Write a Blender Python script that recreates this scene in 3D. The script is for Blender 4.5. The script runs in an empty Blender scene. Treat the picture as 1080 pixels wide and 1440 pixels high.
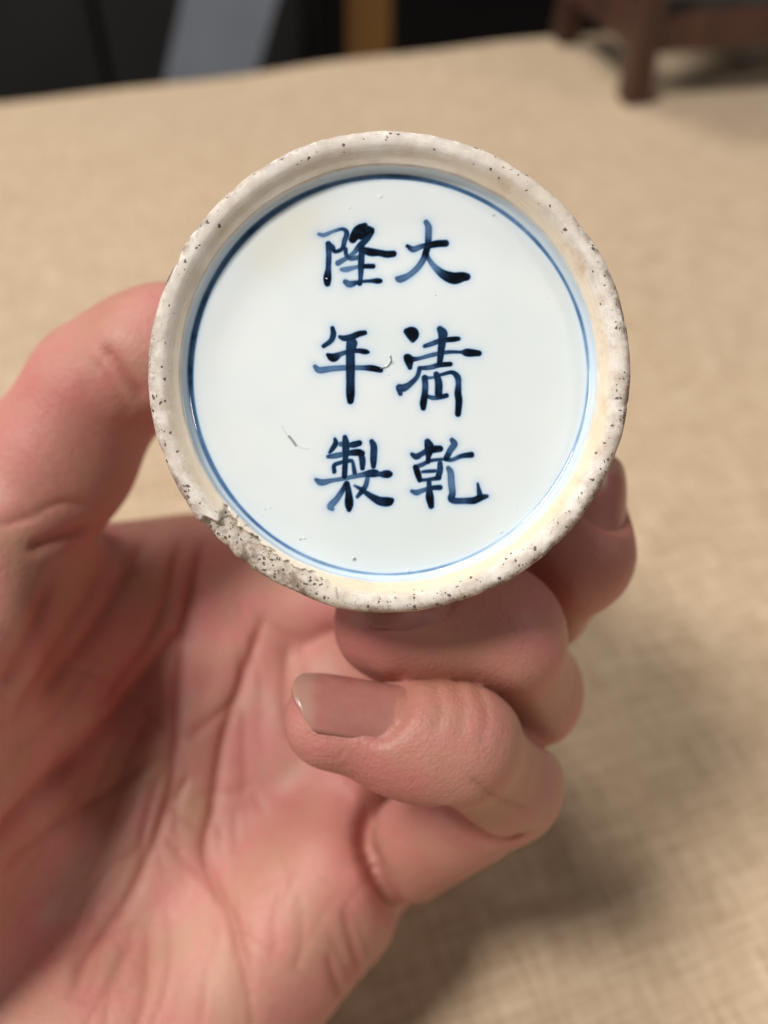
import bpy, math, random
import numpy as np
from mathutils import Matrix, Vector

random.seed(7)
rng = np.random.default_rng(7)
scene = bpy.context.scene
col = scene.collection

# ------------------------------------------------------------------ camera, world, lamps, exposure
PITCH = math.radians(45.0)          # the phone looks down at the table
CAM_H = 0.190                       # metres above the cloth
F_PX = 1300.0                       # focal length in pixels of the 1080 x 1440 photograph
FOCUS = 0.0955

cam_data = bpy.data.cameras.new('camera')
cam = bpy.data.objects.new('camera', cam_data)
col.objects.link(cam)
cam.location = (0, 0, CAM_H)
cam.rotation_euler = (math.pi / 2 - PITCH, 0, 0)
cam_data.sensor_fit = 'VERTICAL'
cam_data.sensor_height = 36.0
cam_data.lens = 36.0 * F_PX / 1440.0
cam_data.clip_start = 0.005
cam_data.clip_end = 50.0
cam_data.dof.use_dof = True
cam_data.dof.focus_distance = FOCUS
cam_data.dof.aperture_fstop = 13.5
scene.camera = cam

world = bpy.data.worlds.new('World')
scene.world = world
world.use_nodes = True
world.node_tree.nodes['Background'].inputs[0].default_value = (1.0, 0.96, 0.92, 1)
world.node_tree.nodes['Background'].inputs[1].default_value = 0.055

RIGHT = np.array([1.0, 0.0, 0.0])
UP = np.array([0.0, math.sin(PITCH), math.cos(PITCH)])
FWD = np.array([0.0, math.cos(PITCH), -math.sin(PITCH)])
CAM = np.array([0.0, 0.0, CAM_H])


def to_world(p):
    """points in millimetres (x right, y up, z towards the viewer, in the hand's own frame) -> world metres"""
    p = np.asarray(p, float) * 0.001
    return CAM + p[..., 0:1] * RIGHT + p[..., 1:2] * UP - p[..., 2:3] * FWD


def dir_world(v):
    v = np.asarray(v, float)
    return v[0] * RIGHT + v[1] * UP - v[2] * FWD


TARGET = to_world([0, 0, -120])


def lamp(name, direction, dist, size, power, colour):
    ld = bpy.data.lights.new(name, 'AREA')
    ld.shape = 'DISK'
    ld.size = size
    ld.energy = power
    ld.color = colour
    lo = bpy.data.objects.new(name, ld)
    col.objects.link(lo)
    d = dir_world(direction)
    d /= np.linalg.norm(d)
    lo.location = Vector(TARGET + d * dist)
    lo.rotation_euler = Vector(-d).to_track_quat('-Z', 'Y').to_euler()
    return lo


lamp('ceiling_lamp', (-0.43, 0.47, 0.77), 1.7, 0.42, 22.0, (1.0, 0.965, 0.92))
lamp('ceiling_lamp', (0.74, 0.30, 0.60), 1.9, 0.25, 4.2, (1.0, 0.96, 0.92))
lamp('ceiling_lamp', (-0.26, 0.90, 0.30), 2.1, 0.45, 14.5, (1.0, 0.95, 0.89))
lamp('ceiling_lamp', (-0.86, 0.22, 0.42), 1.8, 0.40, 3.5, (0.97, 0.98, 1.0))

scene.view_settings.view_transform = 'Standard'
scene.view_settings.look = 'None'
scene.view_settings.exposure = 0.30
scene.view_settings.gamma = 1.0
scene.view_settings.use_curve_mapping = False
scene.render.engine = 'CYCLES'
scene.cycles.use_denoising = True
scene.cycles.max_bounces = 8


# ------------------------------------------------------------------ helpers
def P(px, py, d):
    """millimetre point seen at photo pixel (px, py) at depth d mm"""
    return np.array([(px - 540.0) * d / F_PX, -(py - 720.0) * d / F_PX, -d])


def on_table(px, py):
    a, b = (px - 540.0) / F_PX, -(py - 720.0) / F_PX
    d = RIGHT * a + UP * b + FWD
    t = -CAM[2] / d[2]
    return CAM + d * t


def at_y(px, py, y):
    a, b = (px - 540.0) / F_PX, -(py - 720.0) / F_PX
    d = RIGHT * a + UP * b + FWD
    t = y / d[1]
    return CAM + d * t


def mesh_obj(name, verts, faces, mat=None, parent=None, smooth=True):
    me = bpy.data.meshes.new(name)
    if isinstance(verts, np.ndarray):
        faces = np.asarray(faces, np.int32)
        n, k = faces.shape
        me.vertices.add(len(verts))
        me.vertices.foreach_set('co', verts.astype(np.float32).ravel())
        me.loops.add(n * k)
        me.loops.foreach_set('vertex_index', faces.ravel())
        me.polygons.add(n)
        me.polygons.foreach_set('loop_start', np.arange(0, n * k, k, dtype=np.int32))
        me.polygons.foreach_set('loop_total', np.full(n, k, np.int32))
        me.update(calc_edges=True)
        me.validate()
    else:
        me.from_pydata(verts, [], faces)
        me.update()
    me.polygons.foreach_set('use_smooth', [smooth] * len(me.polygons))
    o = bpy.data.objects.new(name, me)
    col.objects.link(o)
    if mat:
        me.materials.append(mat)
    if parent:
        o.parent = parent
    return o


def attr(o, name, vals):
    a = o.data.attributes.new(name, 'FLOAT', 'POINT')
    a.data.foreach_set('value', np.asarray(vals, np.float32))


def tag(o, label=None, cat=None, group=None, kind=None):
    if label: o['label'] = label
    if cat: o['category'] = cat
    if group: o['group'] = group
    if kind: o['kind'] = kind
    return o


def empty(name, loc, rz=0.0):
    o = bpy.data.objects.new(name, None)
    o.empty_display_size = 0.01
    col.objects.link(o)
    o.location = loc
    o.rotation_euler = (0, 0, rz)
    return o


def box(name, x0, x1, y0, y1, z0, z1, mat, parent=None, bev=0.0):
    v = [(x0, y0, z0), (x1, y0, z0), (x1, y1, z0), (x0, y1, z0), (x0, y0, z1), (x1, y0, z1), (x1, y1, z1), (x0, y1, z1)]
    f = [(0, 3, 2, 1), (4, 5, 6, 7), (0, 1, 5, 4), (1, 2, 6, 5), (2, 3, 7, 6), (3, 0, 4, 7)]
    o = mesh_obj(name, v, f, mat, parent, smooth=False)
    if bev:
        m = o.modifiers.new('edge', 'BEVEL')
        m.width = bev
        m.segments = 3
    return o


class Mat:
    def __init__(self, name):
        self.m = bpy.data.materials.new(name)
        self.m.use_nodes = True
        self.nt = self.m.node_tree
        self.b = self.nt.nodes['Principled BSDF']

    def n(self, t, **kw):
        nd = self.nt.nodes.new(t)
        for k, v in kw.items():
            if k.startswith('i_'):
                key = k[2:]
                nd.inputs[int(key) if key.isdigit() else key].default_value = v
            else:
                setattr(nd, k, v)
        return nd

    def l(self, a, b):
        self.nt.links.new(a, b)

    def obj(self):
        return self.n('ShaderNodeTexCoord').outputs['Object']

    def noise(self, vec, scale, detail=4.0, rough=0.55, dist=0.0):
        nd = self.n('ShaderNodeTexNoise')
        nd.inputs['Scale'].default_value = scale
        nd.inputs['Detail'].default_value = detail
        nd.inputs['Roughness'].default_value = rough
        nd.inputs['Distortion'].default_value = dist
        if vec is not None: self.l(vec, nd.inputs['Vector'])
        return nd.outputs[0]

    def ramp(self, fac, stops, interp='LINEAR'):
        nd = self.n('ShaderNodeValToRGB')
        cr = nd.color_ramp
        cr.interpolation = interp
        while len(cr.elements) < len(stops): cr.elements.new(0.5)
        for e, (p, c) in zip(cr.elements, stops):
            e.position = p
            e.color = (*c, 1) if len(c) == 3 else c
        self.l(fac, nd.inputs[0])
        return nd.outputs[0]

    def mix(self, fac, a, b, mode='MIX'):
        nd = self.n('ShaderNodeMix', data_type='RGBA', blend_type=mode)
        for s, i in ((fac, 0), (a, 6), (b, 7)):
            if hasattr(s, 'is_linked'): self.l(s, nd.inputs[i])
            elif i == 0: nd.inputs[0].default_value = s
            else: nd.inputs[i].default_value = (*s, 1)
        return nd.outputs[2]

    def math(self, op, a, b=0.0, clamp=False):
        nd = self.n('ShaderNodeMath', operation=op, use_clamp=clamp)
        for s, i in ((a, 0), (b, 1)):
            if hasattr(s, 'is_linked'): self.l(s, nd.inputs[i])
            else: nd.inputs[i].default_value = s
        return nd.outputs[0]

    def attr(self, name):
        return self.n('ShaderNodeAttribute', attribute_name=name).outputs['Fac']

    def bump(self, height, strength, dist, normal=None):
        nd = self.n('ShaderNodeBump')
        nd.inputs['Strength'].default_value = strength
        nd.inputs['Distance'].default_value = dist
        self.l(height, nd.inputs['Height'])
        if normal is not None: self.l(normal, nd.inputs['Normal'])
        return nd.outputs[0]

    def map(self, vec, scale=(1, 1, 1), rot=(0, 0, 0)):
        nd = self.n('ShaderNodeMapping')
        nd.inputs['Scale'].default_value = scale
        nd.inputs['Rotation'].default_value = rot
        self.l(vec, nd.inputs[0])
        return nd.outputs[0]

    def set(self, **kw):
        for k, v in kw.items():
            s = self.b.inputs[k.replace('_', ' ')]
            if hasattr(v, 'is_linked'): self.l(v, s)
            elif isinstance(v, tuple) and len(v) == 3 and s.type == 'RGBA': s.default_value = (*v, 1)
            else: s.default_value = v
        return self.m


# ------------------------------------------------------------------ materials
def cloth_material():
    M = Mat('linen')
    o = M.obj()
    r = (0, 0, math.radians(2))
    warp = M.noise(M.map(o, (1900, 130, 1), r), 1.0, 3.0, 0.6)
    weft = M.noise(M.map(o, (130, 1900, 1), r), 1.0, 3.0, 0.6)
    slubw = M.noise(M.map(o, (640, 70, 1), r), 1.0, 3.0, 0.65)
    slubf = M.noise(M.map(o, (70, 640, 1), r), 1.0, 3.0, 0.65)
    big = M.noise(o, 14.0, 4.0, 0.6)
    a = M.math('ADD', warp, weft)
    b = M.math('ADD', slubw, slubf)
    s = M.math('ADD', M.math('MULTIPLY', a, 0.20), M.math('MULTIPLY', b, 0.30))
    c = M.ramp(s, [(0.37, (0.37, 0.26, 0.165)), (0.50, (0.53, 0.395, 0.265)), (0.63, (0.69, 0.55, 0.395))])
    c = M.mix(M.math('MULTIPLY', big, 0.25), c, (0.47, 0.35, 0.22))
    nrm = M.bump(s, 0.6, 0.0006)
    return M.set(Base_Color=c, Roughness=0.92, Normal=nrm, Specular_IOR_Level=0.15, Sheen_Weight=0.15)


def wood_material(name, dark, light, rough=0.45):
    M = Mat(name)
    o = M.obj()
    g = M.noise(M.map(o, (60, 60, 7)), 1.0, 5.0, 0.6, 0.6)
    c = M.ramp(g, [(0.3, dark), (0.7, light)])
    return M.set(Base_Color=c, Roughness=rough, Normal=M.bump(g, 0.2, 0.001))


def plain_material(name, c, rough=0.6, var=0.25, scale=8.0, metal=0.0):
    M = Mat(name)
    n = M.noise(M.obj(), scale, 4.0, 0.6)
    d = tuple(x * (1 - var) for x in c)
    u = tuple(min(1, x * (1 + var)) for x in c)
    return M.set(Base_Color=M.ramp(n, [(0.3, d), (0.7, u)]), Roughness=rough, Metallic=metal)


def skin_material():
    M = Mat('skin')
    o = M.obj()
    big = M.noise(o, 95.0, 4.0, 0.62)
    mott = M.noise(o, 260.0, 4.0, 0.6)
    red = M.attr('red')
    pale = M.attr('pale')
    base = M.ramp(big, [(0.32, (0.505, 0.28, 0.192)), (0.48, (0.555, 0.268, 0.215)), (0.62, (0.595, 0.235, 0.212))])
    base = M.mix(M.math('MULTIPLY', M.ramp(mott, [(0.45, (0, 0, 0)), (0.75, (1, 1, 1))]), 0.35), base, (0.54, 0.18, 0.155))
    base = M.mix(red, base, (0.43, 0.135, 0.105))
    base = M.mix(pale, base, (0.55, 0.35, 0.225))
    fine = M.noise(o, 900.0, 3.0, 0.6)
    # fine branching skin lines
    wob = M.n('ShaderNodeTexNoise')
    wob.inputs['Scale'].default_value = 220.0
    M.l(o, wob.inputs['Vector'])
    wv = M.n('ShaderNodeVectorMath', operation='MULTIPLY_ADD')
    M.l(wob.outputs[1], wv.inputs[0])
    wv.inputs[1].default_value = (0.004, 0.004, 0.004)
    M.l(o, wv.inputs[2])
    lines = []
    for sc_, rot in ((300.0, (0.4, 0.2, 0.7)), (520.0, (1.1, 0.5, -0.4))):
        lv = M.n('ShaderNodeTexVoronoi', feature='DISTANCE_TO_EDGE')
        lv.inputs['Scale'].default_value = sc_
        M.l(M.map(wv.outputs[0], (1.0, 0.45, 1.0), rot), lv.inputs['Vector'])
        lines.append(M.ramp(lv.outputs['Distance'], [(0.0, (1, 1, 1)), (0.09, (0, 0, 0))]))
    lin = M.math('MULTIPLY', M.math('ADD', lines[0], M.math('MULTIPLY', lines[1], 0.6)), M.ramp(big, [(0.40, (0.25, 0.25, 0.25)), (0.6, (1, 1, 1))]))
    base = M.mix(M.math('MULTIPLY', lin, 0.16), base, (0.46, 0.17, 0.13))
    vor = M.n('ShaderNodeTexVoronoi', feature='DISTANCE_TO_EDGE')
    vor.inputs['Scale'].default_value = 1500.0
    M.l(M.map(o, (1, 1, 1)), vor.inputs['Vector'])
    h = M.math('ADD', M.math('MULTIPLY', fine, 0.7), M.math('MULTIPLY', vor.outputs[0], 0.8))
    nrm =  M.bump(M.math('SUBTRACT', h, M.math('MULTIPLY', lin, 0.22)), 0.26, 0.0005)
    M.b.subsurface_method = 'RANDOM_WALK'
    return M.set(Base_Color=base, Roughness=M.math('ADD', 0.41, M.math('MULTIPLY', fine, 0.18)), Normal=nrm,
                 Subsurface_Weight=0.35, Subsurface_Radius=(1.0, 0.38, 0.22), Subsurface_Scale=0.0016,
                 Specular_IOR_Level=0.42)


def nail_material():
    M = Mat('nail')
    o = M.obj()
    n = M.noise(o, 400.0, 3.0)
    free = M.attr('free')
    c = M.ramp(n, [(0.3, (0.40, 0.155, 0.135)), (0.7, (0.46, 0.195, 0.165))])
    c = M.mix(free, c, (0.46, 0.30, 0.225))
    c = M.mix(M.attr('fold'), c, (0.51, 0.25, 0.195))
    return M.set(Base_Color=c, Roughness=0.25, Subsurface_Weight=0.25, Subsurface_Radius=(1.0, 0.4, 0.3),
                 Subsurface_Scale=0.0008, Specular_IOR_Level=0.5, Normal=M.bump(n, 0.06, 0.0005))


def glaze_material():
    M = Mat('porcelain_glaze')
    o = M.obj()
    n = M.noise(o, 60.0, 3.0, 0.5)
    paint = M.attr('paint')
    dirt = M.attr('dirt')
    pool = M.attr('pool')
    stain = M.attr('stain')
    fine = M.noise(o, 900.0, 4.0, 0.7)
    c = M.ramp(n, [(0.35, (0.73, 0.795, 0.80)), (0.62, (0.79, 0.835, 0.835))])
    c = M.mix(pool, c, (0.56, 0.70, 0.83))
    c = M.mix(M.math('MULTIPLY', stain, 0.5), c, (0.80, 0.70, 0.50))
    # the painted cobalt: pale wash through deep blue to near black where the brush rested
    pm = M.math('ADD', paint, M.math('MULTIPLY', M.math('SUBTRACT', fine, 0.5), M.math('MULTIPLY', paint, 0.45)), True)
    cob = M.ramp(pm, [(0.0, (0.60, 0.72, 0.86)), (0.22, (0.38, 0.53, 0.70)), (0.48, (0.105, 0.20, 0.36)),
                      (0.74, (0.013, 0.040, 0.10)), (1.0, (0.003, 0.005, 0.009))])
    fac = M.ramp(pm, [(0.0, (0, 0, 0)), (0.28, (1, 1, 1))])
    c = M.mix(fac, c, cob)
    c = M.mix(dirt, c, (0.055, 0.038, 0.028))
    b1 = M.bump(M.noise(o, 120.0, 3.0, 0.5), 0.16, 0.0006)
    b2 = M.bump(M.attr('bubble'), 1.0, 0.00009, M.bump(dirt, 0.8, 0.0002, b1))
    return M.set(Base_Color=c, Roughness=M.math('ADD', 0.07, M.math('MULTIPLY', dirt, 0.5)), Normal=b2,
                 Specular_IOR_Level=0.5, Subsurface_Weight=0.0)


def biscuit_material():
    M = Mat('unglazed_biscuit')
    o = M.obj()
    n1 = M.noise(o, 130.0, 4.0, 0.6)
    n2 = M.noise(o, 420.0, 5.0, 0.7)
    n3 = M.noise(o, 1900.0, 4.0, 0.75)
    yellow = M.attr('yellow')
    speck = M.attr('speck')
    chip = M.attr('chip')
    c = M.ramp(n1, [(0.3, (0.66, 0.575, 0.49)), (0.60, (0.83, 0.79, 0.735))])
    c = M.mix(M.math('MULTIPLY', yellow, M.ramp(n1, [(0.2, (1, 1, 1)), (0.8, (0.75, 0.75, 0.75))])), c, (0.80, 0.665, 0.47))
    grime = M.ramp(n2, [(0.44, (0, 0, 0)), (0.60, (1, 1, 1))])
    c = M.mix(M.math('MULTIPLY', grime, M.math('MULTIPLY', speck, 0.80)), c, (0.42, 0.32, 0.25))
    rust = M.math('MULTIPLY', M.ramp(M.noise(o, 300.0, 4.0, 0.65), [(0.50, (0, 0, 0)), (0.70, (1, 1, 1))]), M.math('MULTIPLY', M.attr('rust'), 0.75))
    c = M.mix(rust, c, (0.56, 0.36, 0.22))
    # grinding marks round the foot, brown grime along the outer edge
    cv = M.n('ShaderNodeCombineXYZ')
    M.l(M.math('MULTIPLY', M.attr('rr'), 7.0), cv.inputs[0])
    M.l(M.math('MULTIPLY', M.attr('th'), 0.35), cv.inputs[1])
    marks = M.noise(cv.outputs[0], 1.0, 4.0, 0.6)
    c = M.mix(M.math('MULTIPLY', M.ramp(marks, [(0.48, (0, 0, 0)), (0.70, (1, 1, 1))]), 0.35), c, (0.55, 0.45, 0.35))
    n5 = M.noise(o, 700.0, 6.0, 0.75)
    eg = M.math('MULTIPLY', M.attr('edge'), M.math('MULTIPLY', M.ramp(n5, [(0.42, (0, 0, 0)), (0.54, (1, 1, 1))]), M.ramp(n1, [(0.36, (0.15, 0.15, 0.15)), (0.54, (1, 1, 1))])))
    c = M.mix(M.math('MULTIPLY', eg, 0.85), c, (0.20, 0.125, 0.085))
    # chipped body: coarse grey paste
    cc = M.ramp(n2, [(0.36, (0.24, 0.18, 0.135)), (0.48, (0.52, 0.45, 0.375)), (0.66, (0.66, 0.60, 0.53))])
    c = M.mix(chip, c, cc)
    # iron specks and pits
    v = M.n('ShaderNodeTexVoronoi', feature='F1')
    v.inputs['Scale'].default_value = 2500.0
    v.inputs['Randomness'].default_value = 1.0
    wob = M.n('ShaderNodeTexNoise')
    wob.inputs['Scale'].default_value = 2600.0
    M.l(o, wob.inputs['Vector'])
    wv = M.n('ShaderNodeVectorMath', operation='MULTIPLY_ADD')
    M.l(wob.outputs[1], wv.inputs[0])
    wv.inputs[1].default_value = (0.00055, 0.00055, 0.00055)
    M.l(o, wv.inputs[2])
    M.l(wv.outputs[0], v.inputs['Vector'])
    vs = M.n('ShaderNodeSeparateColor')
    M.l(v.outputs['Color'], vs.inputs[0])
    sel = M.math('LESS_THAN', vs.outputs[0], M.math('MULTIPLY', M.math('ADD', speck, chip), M.math('MULTIPLY', M.ramp(n2, [(0.40, (0.05, 0.05, 0.05)), (0.62, (1, 1, 1))]), 0.62)))
    dot = M.math('LESS_THAN', v.outputs['Distance'], M.math('ADD', 0.12, M.math('MULTIPLY', vs.outputs[1], 0.42)))
    sp = M.math('MULTIPLY', sel, dot)
    pits = M.math('MULTIPLY', M.ramp(n3, [(0.60, (0, 0, 0)), (0.68, (1, 1, 1))]), M.math('MULTIPLY', M.math('ADD', M.math('MULTIPLY', speck, 0.85), chip), 0.9, True))
    c = M.mix(M.math('MULTIPLY', sp, 0.85), c, (0.060, 0.036, 0.026))
    c = M.mix(M.math('MULTIPLY', pits, 0.75), c, (0.10, 0.07, 0.05))
    c = M.mix(M.attr('dirt'), c, (0.04, 0.028, 0.02))
    h = M.math('SUBTRACT', M.math('ADD', n2, M.math('MULTIPLY', n3, 0.35)), M.math('ADD', sp, M.math('MULTIPLY', pits, 0.6)))
    nrm = M.bump(h, 0.35, 0.00016)
    return M.set(Base_Color=c, Roughness=M.math('SUBTRACT', 0.72, M.math('MULTIPLY', yellow, 0.25)), Normal=nrm, Specular_IOR_Level=0.35)


LINEN = cloth_material()
SKIN = skin_material()
NAIL = nail_material()
GLAZE = glaze_material()
BISCUIT = biscuit_material()
DARKWOOD = wood_material('dark_rosewood', (0.036, 0.015, 0.010), (0.095, 0.039, 0.025), 0.40)
OAK = wood_material('orange_wood', (0.15, 0.07, 0.02), (0.28, 0.13, 0.035), 0.5)
CHARCOAL = plain_material('charcoal_paint', (0.018, 0.0165, 0.015), 0.65)
GREYPAINT = plain_material('grey_paint', (0.28, 0.30, 0.34), 0.5, 0.12)
FLOORM = plain_material('dark_floor', (0.010, 0.008, 0.008), 0.6)
GLASSY = plain_material('grey_green_panel', (0.09, 0.105, 0.10), 0.25, 0.3, 30.0)

# ------------------------------------------------------------------ setting: floor, table, tablecloth
o = mesh_obj('floor', [(-3, -1.5, -0.75), (3, -1.5, -0.75), (3, 5, -0.75), (-3, 5, -0.75)], [(0, 1, 2, 3)], FLOORM, smooth=False)
tag(o, kind='structure')
o = box('back_wall', -3, 3, 5.0, 5.1, -0.75, 1.8, CHARCOAL)
tag(o, kind='structure')

e0, e1 = on_table(0, 137), on_table(750, 49)
edge_dir = (e1 - e0)[:2] / np.linalg.norm((e1 - e0)[:2])
edge_rot = math.atan2(edge_dir[1], edge_dir[0])
edge_mid = e0 + (e1 - e0) * 0.5
table = empty('table', (edge_mid[0], edge_mid[1], -0.75), edge_rot)
tag(table, 'dark wooden table hidden under the beige linen cloth', 'table')
TW, TD = 0.75, 0.95       # half width, depth towards the viewer
box('tabletop', -TW, TW, -TD, -0.004, 0.715, 0.7475, DARKWOOD, table)
for sx in (-1, 1):
    for yy in (-TD + 0.06, -0.07):
        box('leg', sx * (TW - 0.06) - 0.025, sx * (TW - 0.06) + 0.025, yy - 0.025, yy + 0.025, 0.0, 0.714, DARKWOOD, table)

# cloth: a fine sheet with soft creases, rolled over the far edge and hanging
nx, ny = 300, 260
xs = np.linspace(-TW - 0.012, TW + 0.012, nx)
s = np.concatenate([np.linspace(-TD, -0.012, ny - 24), np.linspace(-0.006, 0.36, 24)])
X, S = np.meshgrid(xs, s)
Rr = 0.006
ang = np.clip(S / Rr, 0, math.pi / 2)
Y = np.where(S <= 0, S, Rr * np.sin(ang))
Z = np.where(S <= 0, 0.0, -Rr * (1 - np.cos(ang)) - np.clip(S - Rr * math.pi / 2, 0, None))
flat = (S <= 0)
wave = 0.0009 * np.sin(X * 21 + 1.3 * np.sin(S * 9)) * np.cos(S * 13 + X * 4) + 0.0005 * np.sin(X * 55 - S * 38)
Z = Z + np.where(flat, wave - 0.0004, 0.0)
Y = Y + np.where(flat, 0, 0.006 * np.sin(X * 30) * np.clip(-Z, 0, 1) * 4)
V = np.stack([X.ravel(), Y.ravel(), Z.ravel() + 0.75], 1)
idx = np.arange(nx * ny).reshape(ny, nx)
F = np.stack([idx[:-1, :-1].ravel(), idx[:-1, 1:].ravel(), idx[1:, 1:].ravel(), idx[1:, :-1].ravel()], 1)
cloth = mesh_obj('tablecloth', V, F, LINEN)
cloth.location = table.location
cloth.rotation_euler = table.rotation_euler
sol = cloth.modifiers.new('thickness', 'SOLIDIFY')
sol.thickness = 0.0012
sol.offset = -1
tag(cloth, 'beige coarse woven linen cloth spread over the table', 'tablecloth')

# ------------------------------------------------------------------ things behind the table
def dark_things():
    # charcoal cabinet front behind the far edge, left half
    a, b = at_y(-160, 60, 1.15), at_y(442, 60, 1.15)
    cab = empty('cabinet', ((a[0] + b[0]) / 2, 1.15, -0.75))
    w = (b[0] - a[0]) / 2
    box('carcass', -w, w, 0.02, 0.45, 0.0, 0.95, CHARCOAL, cab)
    dr = box('door', -w + 0.012, -0.004, 0.0, 0.019, 0.05, 0.93, CHARCOAL, cab, 0.003)
    box('door', 0.004, w - 0.012, 0.0, 0.019, 0.05, 0.93, CHARCOAL, cab, 0.003)
    tag(cab, 'charcoal cabinet in the dark behind the far table edge', 'cabinet')
    # pale grey slanted board leaning in front of it
    t0, t1 = at_y(338, -60, 0.98), at_y(285, 150, 0.98)
    bd = empty('leaning_board', (t1[0], 0.98, -0.75))
    wid = 0.046
    L = Vector((t0[0] - t1[0], 0, t0[2] - t1[2])).normalized()
    k = L.x / L.z
    z0, z1 = 0.0, 1.05
    zc = t1[2] + 0.75
    v = []
    for yy in (0.0, 0.018):
        for (zz, sx) in ((z0, -1), (z0, 1), (z1, 1), (z1, -1)):
            v.append(((zz - zc) * k + sx * wid, yy, zz))
    f = [(0, 1, 2, 3), (7, 6, 5, 4), (0, 4, 5, 1), (1, 5, 6, 2), (2, 6, 7, 3), (3, 7, 4, 0)]
    mesh_obj('board', v, f, GREYPAINT, bd, smooth=False)
    tag(bd, 'pale grey board leaning at a slant behind the table edge', 'board')
    # orange wooden post
    a = at_y(521, 40, 1.05)
    wp = empty('wooden_post', (a[0], 1.05, -0.75))
    box('shaft', -0.0235, 0.0235, -0.02, 0.02, 0.0, 0.99, OAK, wp, 0.004)
    box('foot', -0.032, 0.032, -0.03, 0.03, -0.0, 0.03, OAK, wp, 0.003)
    tag(wp, 'upright orange brown wooden post behind the table edge', 'post')


dark_things()


def wooden_stand():
    f0 = on_table(890, 143)
    b0 = on_table(850, 52)
    rz = edge_rot * 0.75
    st = empty('wooden_stand', (f0[0], f0[1], 0.0005), rz)
    tag(st, 'dark reddish brown wooden stand on the far right of the cloth', 'stand')
    c, s_ = math.cos(-rz), math.sin(-rz)
    dx, dy = b0[0] - f0[0], b0[1] - f0[1]
    bx, by = dx * c - dy * s_, dx * s_ + dy * c
    by = max(0.055, by)
    W = 0.17
    h = 0.115
    t = 0.0066
    for (x, y) in ((0, 0), (W, 0), (W, by), (0, by)):
        # square leg, a little thicker at the foot and turned in, as cabinet stands are
        v, fcs = [], []
        prof = [(0, 1.05), (0.006, 1.10), (0.016, 0.95), (0.030, 0.92), (0.05, 1.0), (h, 1.0)]
        for (zz, k) in prof:
            v += [(x + a * t * k, y + b * t * k, zz) for a, b in ((-1, -1), (1, -1), (1, 1), (-1, 1))]
        for i in range(len(prof) - 1):
            for j in range(4):
                fcs.append((4 * i + j, 4 * i + (j + 1) % 4, 4 * i + 4 + (j + 1) % 4, 4 * i + 4 + j))
        fcs += [(3, 2, 1, 0), tuple(range(len(v) - 4, len(v)))]
        lg = mesh_obj('leg', v, fcs, DARKWOOD, st, smooth=False)
        m = lg.modifiers.new('edge', 'BEVEL'); m.width = 0.0015; m.segments = 2
    z0, z1 = 0.024, 0.041
    box('rail', t, W - t, -0.005, 0.005, z0, z1, DARKWOOD, st, 0.001)
    box('rail', t, W - t, by - 0.005, by + 0.005, z0, z1, DARKWOOD, st, 0.001)
    box('rail', -0.005, 0.005, t, by - t, z0, z1, DARKWOOD, st, 0.001)
    box('rail', W - 0.005, W + 0.005, t, by - t, z0, z1, DARKWOOD, st, 0.001)
    box('panel', t, W - t, 0.008, 0.011, z1 - 0.004, h - 0.004, GLASSY, st)
    box('top', -0.014, W + 0.014, -0.014, by + 0.014, h, h + 0.012, DARKWOOD, st, 0.002)


wooden_stand()

# ------------------------------------------------------------------ the porcelain vase
AX, AY, ZR = 0.53, 14.50, -95.0     # axis and rim plane, millimetres in the hand's frame
NT = 1008


def catmull(pts, per):
    pts = np.asarray(pts, float)
    p = np.vstack([2 * pts[0] - pts[1], pts, 2 * pts[-1] - pts[-2]])
    out = []
    for i in range(1, len(p) - 2):
        t = np.linspace(0, 1, per, endpoint=False)[:, None]
        a, b, c, d = p[i - 1], p[i], p[i + 1], p[i + 2]
        out.append(0.5 * (2 * b + (c - a) * t + (2 * a - 5 * b + 4 * c - d) * t ** 2 + (3 * b - a - 3 * c + d) * t ** 3))
    out.append(p[-2][None])
    return np.vstack(out)


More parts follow.
